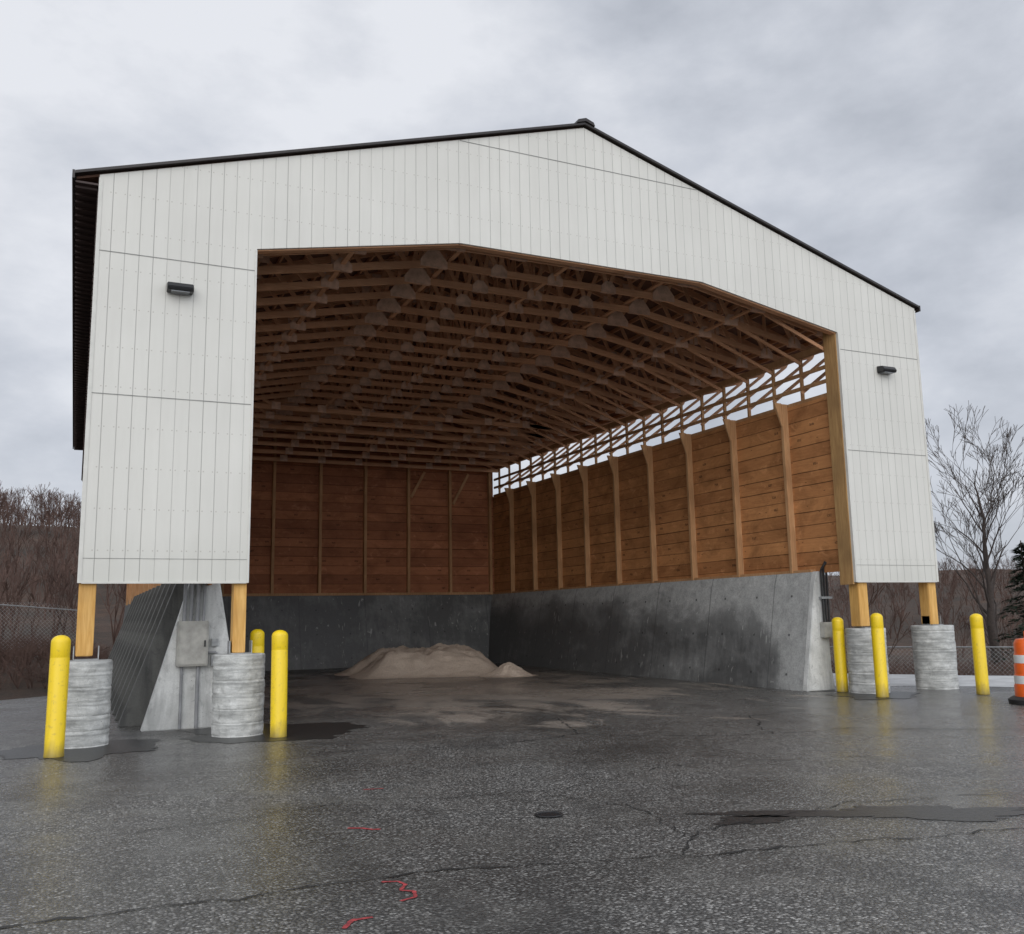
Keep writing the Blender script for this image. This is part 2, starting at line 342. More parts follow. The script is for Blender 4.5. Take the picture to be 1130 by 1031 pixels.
def blob(name,cx,cy,rx,ry,mat,z,seed,rag=.25,n=60,rot=0):
    mb=MB(); pts=[]
    for i in range(n):
        t=2*math.pi*i/n; q=1+rag*2*noise.noise(Vector((math.cos(t)*1.6+seed,math.sin(t)*1.6,seed*.37)))+rag*.8*noise.noise(Vector((math.cos(t)*7+seed,math.sin(t)*7,seed)))
        q=max(.45,q); a,b=rx*q*math.cos(t),ry*q*math.sin(t)
        pts.append((cx+a*math.cos(rot)-b*math.sin(rot),cy+a*math.sin(rot)+b*math.cos(rot),z))
    mb.v=pts; mb.f=[tuple(range(n))]
    o=mb.obj(name,mat,recalc=False); struct(o); return o
blob('asphalt_patch',.1,-.45,1.0,.9,M['patch'],.005,1)
blob('asphalt_patch',2.9,.1,1.5,1.1,M['patch'],.005,2.3)
blob('asphalt_patch',14.7,-.3,.9,.8,M['patch'],.005,4.1)
blob('asphalt_patch',15.2,1.2,.8,.6,M['patch'],.005,5.2)
blob('worn_asphalt',6.5,-8.75,1.05,.24,M['puddle'],.004,12.4,.45,160,-.44)
blob('worn_asphalt',5.15,-8.3,.34,.14,M['puddle'],.004,3.7,.3,80,-.3)
def crack(pts,w,seed):
    P=[]
    for (a,b) in zip(pts[:-1],pts[1:]):
        n=max(2,int(math.hypot(b[0]-a[0],b[1]-a[1])/.07))
        for i in range(n): P.append((a[0]+(b[0]-a[0])*i/n,a[1]+(b[1]-a[1])*i/n))
    mb=MB()
    for i,(x,y) in enumerate(P):
        d=.14*noise.noise(Vector((i*.09,seed,0)))+.08*noise.noise(Vector((i*.5,seed,4)))
        ww=w*(.15+1.3*abs(noise.noise(Vector((i*.21,seed,9)))))
        j=min(i,len(P)-2); tx=P[j+1][0]-P[j][0]; ty=P[j+1][1]-P[j][1]; l=math.hypot(tx,ty); nx_,ny_=-ty/l,tx/l
        mb.v+=[(x+nx_*(d-ww),y+ny_*(d-ww),.007),(x+nx_*(d+ww),y+ny_*(d+ww),.007)]
    for i in range(len(P)-1): mb.f.append((2*i,2*i+2,2*i+3,2*i+1))
    o=mb.obj('asphalt_crack',M['crack'],recalc=False); struct(o)
crack([(-1.5,-8.2),(.4,-8.55),(2.2,-8.5),(3.9,-9.0),(6.0,-9.4),(9.5,-10.3)],.024,1)
crack([(4.0,-9.0),(4.6,-8.4),(6.4,-8.2),(8.6,-8.8),(11,-9.8)],.014,2.7)
crack([(3.2,-2.5),(5.2,-3.0),(6.6,-2.6),(8.4,-3.9),(10.4,-4.2),(13.5,-6.5)],.024,5.1)
crack([(6.6,-2.6),(7.4,-.6),(9.5,.4)],.018,6.1)
crack([(9.0,-4.0),(10.2,-2.0),(13.5,-1.6)],.018,7.7)
crack([(.5,-6.2),(2.5,-5.9),(4.2,-6.3),(6.5,-5.6),(8.6,-6.3)],.011,8.4)
crack([(4.2,-6.3),(4.6,-7.4),(4.3,-8.6)],.010,9.4)
def stroke(pts,w,seed):
    mb=MB()
    P=[]
    for (a,b) in zip(pts[:-1],pts[1:]):
        for i in range(8): P.append((a[0]+(b[0]-a[0])*i/8,a[1]+(b[1]-a[1])*i/8))
    P.append(pts[-1])
    for i,(x,y) in enumerate(P):
        j=min(i,len(P)-2); tx=P[j+1][0]-P[j][0]; ty=P[j+1][1]-P[j][1]; l=math.hypot(tx,ty)
        ww=w*(.5+.8*abs(noise.noise(Vector((i*.6,seed,0)))))
        mb.v+=[(x+ty/l*ww,y-tx/l*ww,.005),(x-ty/l*ww,y+tx/l*ww,.005)]
    for i in range(len(P)-1): mb.f.append((2*i,2*i+2,2*i+3,2*i+1))
    o=mb.obj('painted_marking',M['red'],recalc=False); struct(o)
stroke([(1.88,-8.62),(1.98,-8.66),(2.0,-8.75),(1.93,-8.86),(2.0,-8.92),(1.97,-9.04),(1.86,-9.08)],.02,1)
stroke([(2.1,-6.95),(2.2,-7.0),(2.27,-7.1),(2.33,-7.12)],.03,2)
stroke([(1.42,-9.42),(1.5,-9.3),(1.62,-9.3)],.026,3)
stroke([(2.7,-5.3),(2.9,-5.34)],.02,4)
mb=MB(); mb.lathe([(.12,0),(.125,.006),(.115,.012),(.105,.012),(.1,.005)],n=28)
o=mb.obj('utility_cover',M['black'],loc=(3.77,-7.31,.004)); tag(o,"small round black iron utility cover set in wet asphalt","utility cover")

# ---------------------------------------------------------------- the shed
shed=empty('storage_shed',(W/2,0,0),"large open-front white-sided wooden salt shed with concrete bin walls","building")
def part(mb,name,mat,parent=None,**kw):
    o=mb.obj(name,mat,**kw); p=parent or shed
    o.parent=p
    wl=Vector((0,0,0)); q=p
    while q: wl+=Vector(q.location); q=q.parent
    o.location=Vector(o.location)-wl
    return o
def boxpart(name,mat,b,parent=None,**kw):
    m=MB(); m.box(*b); return part(m,name,mat,parent,**kw)
fp=[(0,Hb),(A,Hb),(A,Ho),(B,Ht),(W-B,Ht),(W-A,Ho),(W-A,Hb),(W,Hb),(W,He),(W/2,Hp),(0,He)]
mb=MB(); mb.prism(fp,0,.05); fac=part(mb,'front_siding',M['siding'])
for (x0,x1,z) in [(0,A,S1),(XW,W,S1),(0,A,S2),(XW,W,S2),(5.93,W-5.93,10.29),(0,A,Hb+.35),(XW,W,Hb+.35)]:
    h=.006 if z>3 else .003
    boxpart('seam_flashing',M['flash'],(x0+.01,x1-.01,-.006,0.002,z-h,z+h),fac)
MT=mat_simple('white_corner_trim',(.61,.60,.55),.55,0,.15,3)
for (x0,x1,zt) in [(-.006,.05,He-.05),(A-.03,A+.006,Ho-.02),(XW-.006,XW+.03,Ho-.02),(W-.05,W+.006,He-.05)]:
    boxpart('corner_trim',MT,(x0,x1,-.012,.056,Hb-.006,zt),fac)
boxpart('base_trim',MT,(.05,A-.03,-.011,.056,Hb-.015,Hb+.015),fac); boxpart('base_trim',MT,(XW+.03,W-.05,-.011,.056,Hb-.015,Hb+.015),fac)
mb=MB()
for a,b in [((A,Ho),(B,Ht)),((B,Ht),(W-B,Ht)),((W-B,Ht),(XW,Ho))]:
    mb.beam((a[0],.12,a[1]+.09),(b[0],.12,b[1]+.09),.14,.22)
part(mb,'opening_header',M['truss'])
OVL=.34; OVR=.08; FO=.07
def ovx(sgn,d=0): return (-OVL+d) if sgn==0 else (W+OVR-d)
def ovz(sgn,d=0): return He-SL*((OVL if sgn==0 else OVR)-d)
mb=MB()
mb.prism([(ovx(0),ovz(0)+.04),(W/2,Hp+.04),(ovx(1),ovz(1)+.04),(ovx(1),ovz(1)+.085),(W/2,Hp+.085),(ovx(0),ovz(0)+.085)],-FO,LR)
roof=part(mb,'roof',M['roof'])
mb=MB()
mb.prism([(ovx(0,.02),ovz(0,.02)),(W/2,Hp),(ovx(1,.02),ovz(1,.02)),(ovx(1,.02),ovz(1,.02)+.037),(W/2,Hp+.037),(ovx(0,.02),ovz(0,.02)+.037)],.06,LR-.02)
part(mb,'roof_deck',M['deck'],roof)
mb=MB(); mb.prism([(W/2-.2,Hp+.03),(W/2,Hp+.095),(W/2+.2,Hp+.03),(W/2+.17,Hp+.10),(W/2,Hp+.16),(W/2-.17,Hp+.10)],-FO-.03,LR+.02); part(mb,'ridge_cap',M['roof'],roof)
for i in range(15):
    for sgn in (0,1):
        xx=.25+i*.58
        if xx>W/2: continue
        X=xx if sgn==0 else W-xx
        m=MB(); m.beam((X,.3,roofz(xx)-.06),(X,LR-.1,roofz(xx)-.06),.045,.10); part(m,'purlin',M['truss'],roof)
for sgn in (0,1):
    X=ovx(sgn)+(-.02 if sgn==0 else .02)
    boxpart('eave_fascia',M['roof'],(X-.018,X+.018,-FO,LR,ovz(sgn)-.04,ovz(sgn)+.09),roof)
mb=MB(); mb.box(-OVL+.01,.008,.0,LR-.05,ovz(0)-.075,ovz(0)-.045)
y=.1
while y<LR-.2: mb.box(-OVL+.012,.006,y,y+.07,ovz(0)-.115,ovz(0)-.074); y+=.28
part(mb,'eave_soffit',M['skirt'],roof)
XR=XW+.12; XL=2.0
def truss(y,t=.045,tie=None):
    mb=MB(); g=MB()
    bc=[None,None,(B,Ht+.12),(W-B,Ht+.12)]
    def m(a,b,h=.135,tt=t): mb.beam((a[0],y,a[1]),(b[0],y,b[1]),tt,h)
    m((A-.3,Ho+.06),bc[2]); m(bc[2],bc[3]); m(bc[3],(XW+.3,Ho+.06))
    zt=lambda x: roofz(x)-.21
    m((0,zt(0)),(W/2,zt(W/2)),.15); m((W/2,zt(W/2)),(W,zt(W)),.15)
    m((A-.3,Ho+.02),(.05,zt(0)-.06),.10); m((XW+.3,Ho+.02),(W-.05,zt(W)-.06),.10)
    m((XR+.02,ZS+.25),(W-.08,zt(W)-.10),.075,.035)
    m((XW-1.6,Ho+.36),(XR+.06,ZS+.95),.075,.035)
    def bz(x):
        x=min(x,W-x)
        return Ho+.12+(Ht-Ho)*(x-A)/(B-A) if x<B else Ht+.12
    nodesb=[A,4.15,B,7.3,W/2,W-7.3,W-B,W-4.15,XW]; nodest=[A,3.2,5.0,6.5,7.9,W-7.9,W-6.5,W-5.0,W-3.2,XW]
    seq=[(A,A),(3.2,A),(3.2,4.15),(5.0,4.15),(5.0,B),(6.5,B),(6.5,7.3),(7.9,7.3),(7.9,W/2)]
    for (tx,bx) in seq:
        m((tx,zt(tx)),(bx,bz(bx)),.085,.036)
        m((W-tx,zt(tx)),(W-bx,bz(bx)),.085,.036)
    m((W/2,zt(W/2)),(W/2,bz(W/2)),.085,.036)
    if tie:
        m((XL,tie),(XR,tie),.135)
        for q in range(1,9):
            xq=A+(XW-A)*q/9; m((xq,tie),(xq+(.45 if q%2 else -.45),bz(min(XW,max(A,xq+(.45 if q%2 else -.45))))),.075,.034)
            g.prism([(xq-.13,tie-.06),(xq+.13,tie-.06),(xq+.13,tie+.16),(xq-.13,tie+.16)],y-t/2-.012,y-t/2-.001)
    for bx in nodesb:
        s=.22 if bx in (B,W-B) else .14
        z=bz(bx)
        pl=[(bx-s*1.25,z-.08),(bx+s*1.25,z-.08),(bx+s*1.25,z+.05),(bx+s*.5,z+s*1.2),(bx-s*.5,z+s*1.2),(bx-s*1.25,z+.05)]
        g.prism(pl,y-t/2-.012,y-t/2-.001); g.prism(pl,y+t/2+.001,y+t/2+.012)
    for tx in nodest+[W/2]:
        z=zt(tx); s=.13; g.prism([(tx-s,z-.18),(tx+s,z-.18),(tx+s,z+.02),(tx-s,z+.02)],y-t/2-.012,y-t/2-.001)
    n=len(mb.v); nf=len(mb.f); mb.v+=g.v; mb.f+=[tuple(n+i for i in f) for f in g.f]; mb.mi=[0]*nf+[1]*len(g.f)
    return mb
SP=.95
first=None
rj=random.Random(4); NT1=13
for i in range(20):
    y=.45+i*SP
    if y>L-.1: break
    if i>=NT1:
        part(truss(0,tie=7.95-.10*(i-NT1)),'roof_truss',[M['truss'],M['gus']],loc=(0,y,0)); continue
    if first is None:
        first=part(truss(0),'roof_truss',[M['truss'],M['gus']],loc=(0,y,0)); base=first.location.copy()
    else:
        o=first.copy(); COL.objects.link(o); o.location=base+Vector((0,i*SP+rj.uniform(-.03,.03),rj.uniform(-.012,.012)))
for x,z in [(4.15,Ho+.50),(W/2,Ht+.24),(W-4.15,Ho+.50),(B+.35,Ht+.24),(W-B-.35,Ht+.24)]:
    m=MB(); m.beam((x,.2,z),(x,L-.1,z),.09,.038); part(m,'truss_bracing',M['truss'])
for k in range(5):
    y0=.6+k*3.7
    for (xa,xb) in ((B+.2,W/2-.3),(W-B-.2,W/2+.3)):
        m=MB(); m.beam((xa,y0,Ht+.3),(xb,y0+2.8,Hp-.7),.08,.038); part(m,'truss_bracing',M['truss'])
mb=MB(); mb.box(XR,XR+.05,.1,L,ZC-.02,ZS); part(mb,'plank_wall',M['plankY'])
mb=MB(); mb.box(XL-.05,XL,1.2,LR,ZC-.25,ZS); part(mb,'plank_wall',M['plankY'])
mb=MB(); mb.prism([(1.9,ZC-.02),(XR,ZC-.02),(XR,roofz(A)-.1),(W/2,Hp-.1),(1.9,roofz(A)-.1)],L,L+.05); part(mb,'back_plank_wall',M['plankX'])
def wallpost(x,y,sgn,z0,z1,w=.08,d=.16):
    mb=MB()
    mb.box(min(x,x-sgn*d),max(x,x-sgn*d),y-w/2,y+w/2,z0,z1)
    mb.box(min(x,x-sgn*(d-.03)),max(x,x-sgn*(d-.03)),y+w/2,y+w/2+.045,z0,ZS-.9)
    mb.hexa([(x-sgn*d,y-w*.3,ZS-.45),(x-sgn*(d+.01),y-w*.3,ZS-.45),(x-sgn*(d+.01),y+w*.3,ZS-.45),(x-sgn*d,y+w*.3,ZS-.45),
             (x-sgn*d,y-w*.3,ZS+.10),(x-sgn*(d+.20),y-w*.3,ZS+.10),(x-sgn*(d+.20),y+w*.3,ZS+.10),(x-sgn*d,y+w*.3,ZS+.10)])
    return mb
pf=None
for k in range(1,10):
    y=L*k/10
    if pf is None:
        pf=part(wallpost(XR,y,1,ZC,ZS+.08),'wall_post',M['post']); pb=pf.location.copy()
    else:
        o=pf.copy(); COL.objects.link(o); o.location=pb+Vector((0,L*(k-1)/10,0))
for k in range(1,13): boxpart('outer_wall_stud',M['post'],(XL-.3,XL-.06,k*1.9-.07,k*1.9+.07,ZC-.2,ZS))
ZT=7.45
for (xa,yend) in ((XR+.02,L),(XL-.05,LR)):
    mb=MB()
    mb.box(xa,xa+.10,.1,yend,ZS,ZS+.08); mb.box(xa,xa+.10,.1,yend,ZT,ZT+.14)
    for zz in (6.70,7.02,): mb.box(xa+.02,xa+.06,.1,yend,zz,zz+.085)
    y=.45
    while y<yend: mb.box(xa+.011,xa+.08,y-.028,y+.028,ZS+.08,ZT); y+=.95
    part(mb,'eave_lattice',M['post'])
for xo in (.35,1.1,W-.35,W-1.1):
    m=MB(); m.beam((xo,.1,roofz(xo)-.42 ),(xo,LR-.2,roofz(xo)-.42),.05,.1); part(m,'soffit_girt',M['truss'])
mb=MB(); mb.box(.012,.04,.07,LR-.05,7.1,He-.16)
y=.1
while y<LR-.2: mb.box(-.02,.011,y,y+.10,7.1,He-.16); y+=.3
part(mb,'eave_skirt',M['skirt'])
for k in range(8):
    x=2.9+k*1.68
    boxpart('back_wall_post',M['post'],(x-.05,x+.05,L-.165,L-.002,ZC,Ht+.1))
for (xa,za,xb,zb) in [(11.35,6.2,11.9,7.2),(13.05,6.0,13.7,7.2)]:
    m=MB(); m.beam((xa,L-.25,za),(xb,L-.25,zb),.05,.10); part(m,'wall_brace',M['post'])
boxpart('jamb_board',M['jamb'],(XW-.03,XW+.02,.057,.42,Hb-.05,Ho+.2))
boxpart('front_post',M['yel'],(XW+.10,XW+.36,.06,.33,1.36,Ho+.2),bevel=.01)
boxpart('front_post',M['yel'],(A-.20,A-.01,.057,.31,1.22,Ho+.2),bevel=.01)
boxpart('corner_post',M['yel'],(.02,.25,.057,.32,1.24,He-.4),bevel=.01)
boxpart('corner_post',M['yel'],(W-.26,W-.02,.06,.32,1.36,He-.4),bevel=.01)
mb=MB(); mb.prism([(14.22,0),(15.0,0),(14.93,.5),(14.9,ZC),(14.70,ZC),(14.62,ZC-.25)],1.25,L+.6); part(mb,'concrete_side_wall',M['wetY'])
mb=MB(); mb.prism([(14.215,.0),(15.01,0),(14.94,.5),(14.91,ZC+.01),(14.70,ZC+.01),(14.61,ZC-.25)],1.10,1.248); part(mb,'concrete_end_panel',M['conc'],bevel=.012)
mb=MB(); mb.prism([(1.55,0),(2.55,0),(2.2,ZC-.25),(2.12,ZC),(1.78,ZC)],1.62,LR); part(mb,'concrete_side_wall',M['concd'])
mb=MB(); mb.prism([(1.02,0),(2.62,0),(2.50,.4),(2.12,ZC),(1.74,ZC)],1.42,1.62); part(mb,'concrete_end_panel',M['conc'],bevel=.015)
ff=None
for k in range(12):
    y=2.35+k*1.2
    if ff is None:
        m2=MB(); m2.prism([(.72,0),(1.62,0),(1.80,ZC-.05),(1.6,ZC-.05)],y,y+.22); ff=part(m2,'concrete_buttress',M['concd'],bevel=.01); fb=ff.location.copy()
    else:
        o=ff.copy(); COL.objects.link(o); o.location=fb+Vector((0,1.2*k,0))
mb=MB(); mb.hexa([(2.0,L-.75,0),(14.9,L-.75,0),(14.9,L+.3,0),(2.0,L+.3,0),(2.0,L-.12,ZC),(14.9,L-.12,ZC),(14.9,L+.2,ZC),(2.0,L+.2,ZC)])
part(mb,'concrete_back_wall',M['wetX'])
boxpart('sill_plate',M['post'],(1.9,14.7,L-.16,L-.003,ZC+.002,ZC+.09)); boxpart('sill_plate',M['post'],(14.71,14.86,1.3,L-.2,ZC+.002,ZC+.06))
def pier(x,y,r,h,seed):
    mb=MB(); prof=[]; n=int(h/.02)
    for i in range(n+1):
        z=h*i/n; ph=((z+.03*noise.noise(Vector((seed,z*1.5,0))))/.20)%1
        dent=.0 if ph>.16 else -.010*math.sin(ph/.16*math.pi)
        prof.append((r+dent+(.0 if i<n else -.012),z))
    prof.insert(0,(r,-.02))
    mb.lathe(prof,n=64,jit=lambda t,z:.03*noise.noise(Vector((math.cos(t)*2+seed,math.sin(t)*2,z*2.5)))+.024*noise.noise(Vector((math.cos(t)*7+seed,math.sin(t)*7,z*9)))+(-.05*max(0,noise.noise(Vector((math.cos(t)*4+seed,math.sin(t)*4,z*14+seed)))-.25)))
    o=part(mb,'concrete_pier',M['pier'],loc=(x,y,0),smooth=True)
    m=MB(); m.box(-.16,.16,-.16,.16,h+.001,h+.02); m.box(-.17,-.155,-.1,.1,h+.0,h+.2); m.box(.155,.17,-.1,.1,h+.0,h+.2)
    part(m,'post_bracket',M['galv'],o,loc=(x,y,0))
pier(.16,.14,.36,1.18,1); pier(2.31,.19,.38,1.2,5); pier(15.08,.2,.40,1.32,9); pier(17.02,.19,.43,1.34,13)
def walllight(x,z,s=.8):
    mb=MB(); mb.prism([(-.0,-.10*s),(-.24*s,-.10*s),(-.27*s,-.04*s),(-.20*s,.06*s),(0,.09*s)],-.24*s,.24*s,'YZ')
    o=part(mb,'wall_light',M['black'],loc=(x,-.002,z),bevel=.01)
    m=MB(); m.box(-.17*s,.17*s,-.22*s,-.04,-.12*s,-.103*s); part(m,'lamp_lens',M['lens'],o,loc=(x,-.002,z))
walllight(1.22,6.82); walllight(15.98,6.93)
def gear():
    yf=1.42; X0=1.74
    m=MB(); m.box(-.24,.24,-.16,0,-.36,.36); bx=part(m,'electrical_box',M['boxm'],loc=(X0,yf-.002,1.35),bevel=.012)
    m=MB(); m.box(-.21,.21,-.178,-.162,-.33,.33); part(m,'box_door',M['boxm'],bx,loc=(X0,yf-.002,1.35),bevel=.006)
    m=MB(); m.box(.17,.195,-.2,-.179,-.05,.05); part(m,'door_latch',M['black'],bx,loc=(X0,yf-.002,1.35))
    for dx,r in ((-.14,.03),(-.04,.03),(.06,.035),(.16,.025)):
        m=MB(); m.tube((X0+dx,yf-.07,1.71),(X0+dx+.02,yf-.07,Hb+.9),r,r,10); part(m,'conduit',M['pvc'],bx,smooth=True)
    for dx,r in ((-.15,.022),(.1,.03)):
        m=MB(); m.tube((X0+dx,yf-.06,.99),(X0+dx,yf-.06,.02),r,r,10); part(m,'conduit',M['pvc'],bx,smooth=True)
    m=MB(); m.tube((1.99,yf-.05,1.2),(2.12,yf-.05,1.2),.02,.02,8); m.tube((2.12,yf-.05,1.2),(2.12,yf-.05,.7),.02,.02,8); part(m,'conduit',M['pvc'],bx,smooth=True)
    boxpart('outlet_box',M['galv'],(2.04,2.18,yf-.08,yf-.002,.98,1.16),bx,bevel=.006); boxpart('outlet_box',M['galv'],(2.04,2.14,yf-.07,yf-.002,1.3,1.42),bx,bevel=.006)
gear()
for i,dx in enumerate((.0,.075,.15)):
    m=MB(); x=14.76+dx; pts=[(x,1.04,1.45),(x,1.04,2.55+.1*i)]
    for q in range(1,7):
        a=q/6*math.pi/2; pts.append((x+.22*(1-math.cos(a)),1.04-.1*math.sin(a),2.55+.1*i+.22*math.sin(a)))
    pts.append((x+.75,.80,2.77+.1*i))
    for a,b in zip(pts[:-1],pts[1:]): m.tube(a,b,.024,.024,8)
    part(m,'conduit',M['black'],smooth=True)
boxpart('junction_box',M['boxm'],(14.68,15.04,.96,1.098,1.12,1.45),bevel=.01)
boxpart('cable_bracket',M['galv'],(14.70,15.0,1.0,1.098,1.95,2.0))

# ---------------------------------------------------------------- bollards
def dome(r,h):
    pr=[(r*1.02,0),(r*1.02,.03),(r,.04),(r,h-.30),(r*.985,h-.295),(r*.985,h-.285),(r,h-.28),(r,h-r*.75)]
    for i in range(1,9):
        a=i/9*math.pi/2; pr.append((max(.004,r*math.cos(a)),h-r*.75+r*.75*math.sin(a)))
    return pr
mb=MB(); mb.lathe(dome(.12,1.55),n=36)
b0=mb.obj('bollard',M['boll'],smooth=True,loc=(-.19,-.93,.004))
bl=[(-.17,-.93,1.0,"yellow safety bollard on wet asphalt beside a corner pier"),(2.80,-.44,1.0,"yellow safety bollard on black patch beside ribbed concrete pier"),
    (2.86,1.85,1.0,"yellow safety bollard standing behind a concrete pier"),(14.78,.66,1.0,"yellow safety bollard against the concrete bin wall end"),
    (14.45,-.75,1.05,"yellow safety bollard in front of a concrete pier"),(16.40,-1.45,1.02,"yellow safety bollard near the outer concrete pier")]
for i,(x,y,s,l) in enumerate(bl):
    o=b0 if i==0 else b0.copy()
    if i: COL.objects.link(o)
    o.location=(x,y,.006); o.rotation_euler=(random.uniform(-.008,.008),random.uniform(-.008,.008),random.uniform(0,6)); o.scale=(1,1,s)
    tag(o,l,"bollard","yellow bollards guarding the shed entrance")
# ---------------------------------------------------------------- traffic drum
dr=empty('traffic_drum',(15.52,-3.2,0),"orange and white striped traffic drum with black rubber base","traffic drum")
body=MB()
segs=[(.12,.34,.29),(.34,.52,.275),(.52,.70,.262),(.70,.88,.25),(.88,1.08,.236)]
pr=[(.29,.12)]
for i,(z0,z1,r) in enumerate(segs): pr+=[(r,z0+.005),(r,z1-.02),(r-.012,z1)]
pr+=[(.2,1.13),(.06,1.15)]
body.lathe(pr,n=28); body.box(-.07,.07,-.02,.02,1.148,1.27)
def dpart(m,n,mat,par=dr): o=m.obj(n,mat,smooth=True); o.parent=par; return o
dpart(body,'drum_body',M['orange'])
for i in (1,3):
    z0,z1,r=segs[i]; m=MB(); m.lathe([(r+.001,z0+.012),(r+.003,z0+.014),(r+.003,z1-.028),(r+.001,z1-.026)],n=28); dpart(m,'reflective_band',M['white'])
m=MB(); m.lathe([(.40,.006),(.41,.08),(.33,.13),(.29,.13)],n=28); dpart(m,'rubber_base',M['rubber'])
# ---------------------------------------------------------------- sand heaps
def heap(cx,cy,rx,ry,h,plateau,seed,name,label):
    mb=MB(); n=128; R=46
    for q in range(R+1):
        f=q/R
        for i in range(n):
            t=2*math.pi*i/n; e=1+.28*noise.noise(Vector((math.cos(t)*1.3+seed,math.sin(t)*1.3,seed)))+.10*noise.noise(Vector((math.cos(t)*5+seed,math.sin(t)*5,seed)))
            x=cx+rx*e*f*math.cos(t); y=cy+ry*e*f*math.sin(t)
            z=h*(1-sstep(plateau,1.0,f)**.8)*(1+.35*noise.noise(Vector((x*.9,y*.9,seed)))*(1-f))+(.15*noise.noise(Vector((x*2.6,y*2.6,seed)))+.08*noise.noise(Vector((x*7,y*7,seed)))+.05*noise.noise(Vector((x*15,y*15,seed))))*(1-f**3)*h
            mb.v.append((x,y,max(.0,z)-.012*(f>.99)))
    for q in range(R):
        for i in range(n):
            j=(i+1)%n; mb.f.append((q*n+i,q*n+j,(q+1)*n+j,(q+1)*n+i))
    o=mb.obj(name,M['sand'],smooth=True,recalc=False); tag(o,label,"sand heap"); return o
heap(10.05,13.4,2.85,2.6,.70,.50,3.3,'sand_pile',"broad flattened tan sand pile on the shed floor")
heap(11.42,10.3,.80,.75,.34,.0,8.1,'sand_pile',"small conical heap of tan sand beside the main pile")
# ---------------------------------------------------------------- fences (chain link)
def fence(pts,h,name,label,zf):
    f=empty(name,(pts[0][0],pts[0][1],zf(*pts[0])),label,"fence"); bo=Vector(f.location)
    mesh=MB()
    for (a,b) in zip(pts[:-1],pts[1:]):
        Ld=math.hypot(b[0]-a[0],b[1]-a[1]); n=max(1,int(Ld/2.8)); 
        P=lambda t,z:(a[0]+(b[0]-a[0])*t-bo.x,a[1]+(b[1]-a[1])*t-bo.y,z+zf(a[0]+(b[0]-a[0])*t,a[1]+(b[1]-a[1])*t)-bo.z)
        for i in range(n+1):
            m=MB(); m.tube(P(i/n,-.1),P(i/n,h),.035,.035,7); m.obj('fence_post',M['galv'],parent=f)
        for i in range(n):
            m=MB(); m.tube(P(i/n,h-.03),P((i+1)/n,h-.03),.022,.022,6); m.obj('top_rail',M['galv'],parent=f)
        k=int(Ld/.14); r=.0032
        for i in range(-int(h/.14),k):
            for s in (1,-1):
                t0=i*.14; t1=t0+h
                if s<0: u0,z0,u1,z1=t0,h,t1,0
                else: u0,z0,u1,z1=t0,0,t1,h
                if u0<0: z0+=(z1-z0)*(0-u0)/(u1-u0); u0=0
                if u1>Ld: z1=z0+(z1-z0)*(Ld-u0)/(u1-u0); u1=Ld
                if u1-u0<.05: continue
                mesh.tube(P(u0/Ld,z0),P(u1/Ld,z1),r,r,3,False)
    mesh.obj('wire_mesh',M['galv'],parent=f,recalc=False)
fence([(-16,24.0),(.2,24.5)],2.05,'chain_link_fence',"grey chain link fence at the edge of winter scrub",terr)
fence([(34,-4),(27.5,5.4),(21,15)],1.5,'chain_link_fence',"low grey chain link fence below the pavement edge",terr)
# ---------------------------------------------------------------- trees
def bare(mb,p,d,l,r,depth,rnd,sides=5,split=3,ang=.55,minr=.004):
    segs=3 if depth>2 else 2
    a=Vector(p); dd=Vector(d).normalized(); rr=r
    pts=[]
    for s in range(segs):
        dd=(dd+Vector((rnd.gauss(0,.09),rnd.gauss(0,.09),rnd.gauss(.03,.05)))).normalized()
        b=a+dd*l/segs; r1=max(minr,rr*.84); mb.tube(a,b,rr,r1,max(3,sides),False); pts.append((b.copy(),dd.copy(),r1)); a=b; rr=r1
    if depth<=0: return
    for k in range(split+(1 if rnd.random()<.4 else 0)):
        b,dv,r1=pts[-1] if k<2 else rnd.choice(pts)
        ax=Vector((rnd.gauss(0,1),rnd.gauss(0,1),rnd.gauss(0,.4))); ax-=ax.dot(dv)*dv
        if ax.length<.01: continue
        ax.normalize(); an=rnd.uniform(.5,1.2)*ang
        nd=dv*math.cos(an)+ax*math.sin(an)+Vector((0,0,.10))
        bare(mb,b,nd,l*rnd.uniform(.62,.86),max(minr,r1*rnd.uniform(.55,.75)),depth-1,rnd,sides-1,split,ang,minr)
def tree_obj(x,y,h,seed,label,depth=6,split=2,nb=17):
    z=terr(x,y); rnd=random.Random(seed)
    tr=empty('bare_tree',(x,y,z),label,"tree",None)
    t=MB(); P=[(0,0,-.2),(.05,.02,h*.1),(-.04,.05,h*.2),(.06,0,h*.34),(.0,.05,h*.48),(.1,.02,h*.62)]; R=[.19,.16,.14,.10,.07,.045]
    for i in range(5): t.tube(P[i],P[i+1],R[i]*h/9,R[i+1]*h/9,9,False)
    t.obj('trunk',M['bark'],parent=tr,smooth=True)
    c=MB()
    for k in range(nb):
        f=.14+.48*k/(nb-1); an=k*2.4+rnd.random(); tilt=rnd.uniform(.45,1.0)*(1-.5*f)
        base=Vector((.0,.03,h*f))
        bare(c,base,(math.cos(an)*tilt,math.sin(an)*tilt,1),h*(.175-.07*f),.055*h/9*(1.1-f),depth-2,rnd,5,split,.5,.008)
    bare(c,(.1,.02,h*.62),(0,0,1),h*.14,.045*h/9,depth-2,rnd,5,split,.5,.008)
    c.obj('crown',M['bark'],parent=tr,recalc=False)
tree_obj(33.3,11.6,10.4,5,"tall bare winter tree with many fine upright branches",7)
tree_obj(41.0,12.0,7.0,11,"smaller bare winter tree beyond the chain link fence",6,2,12)
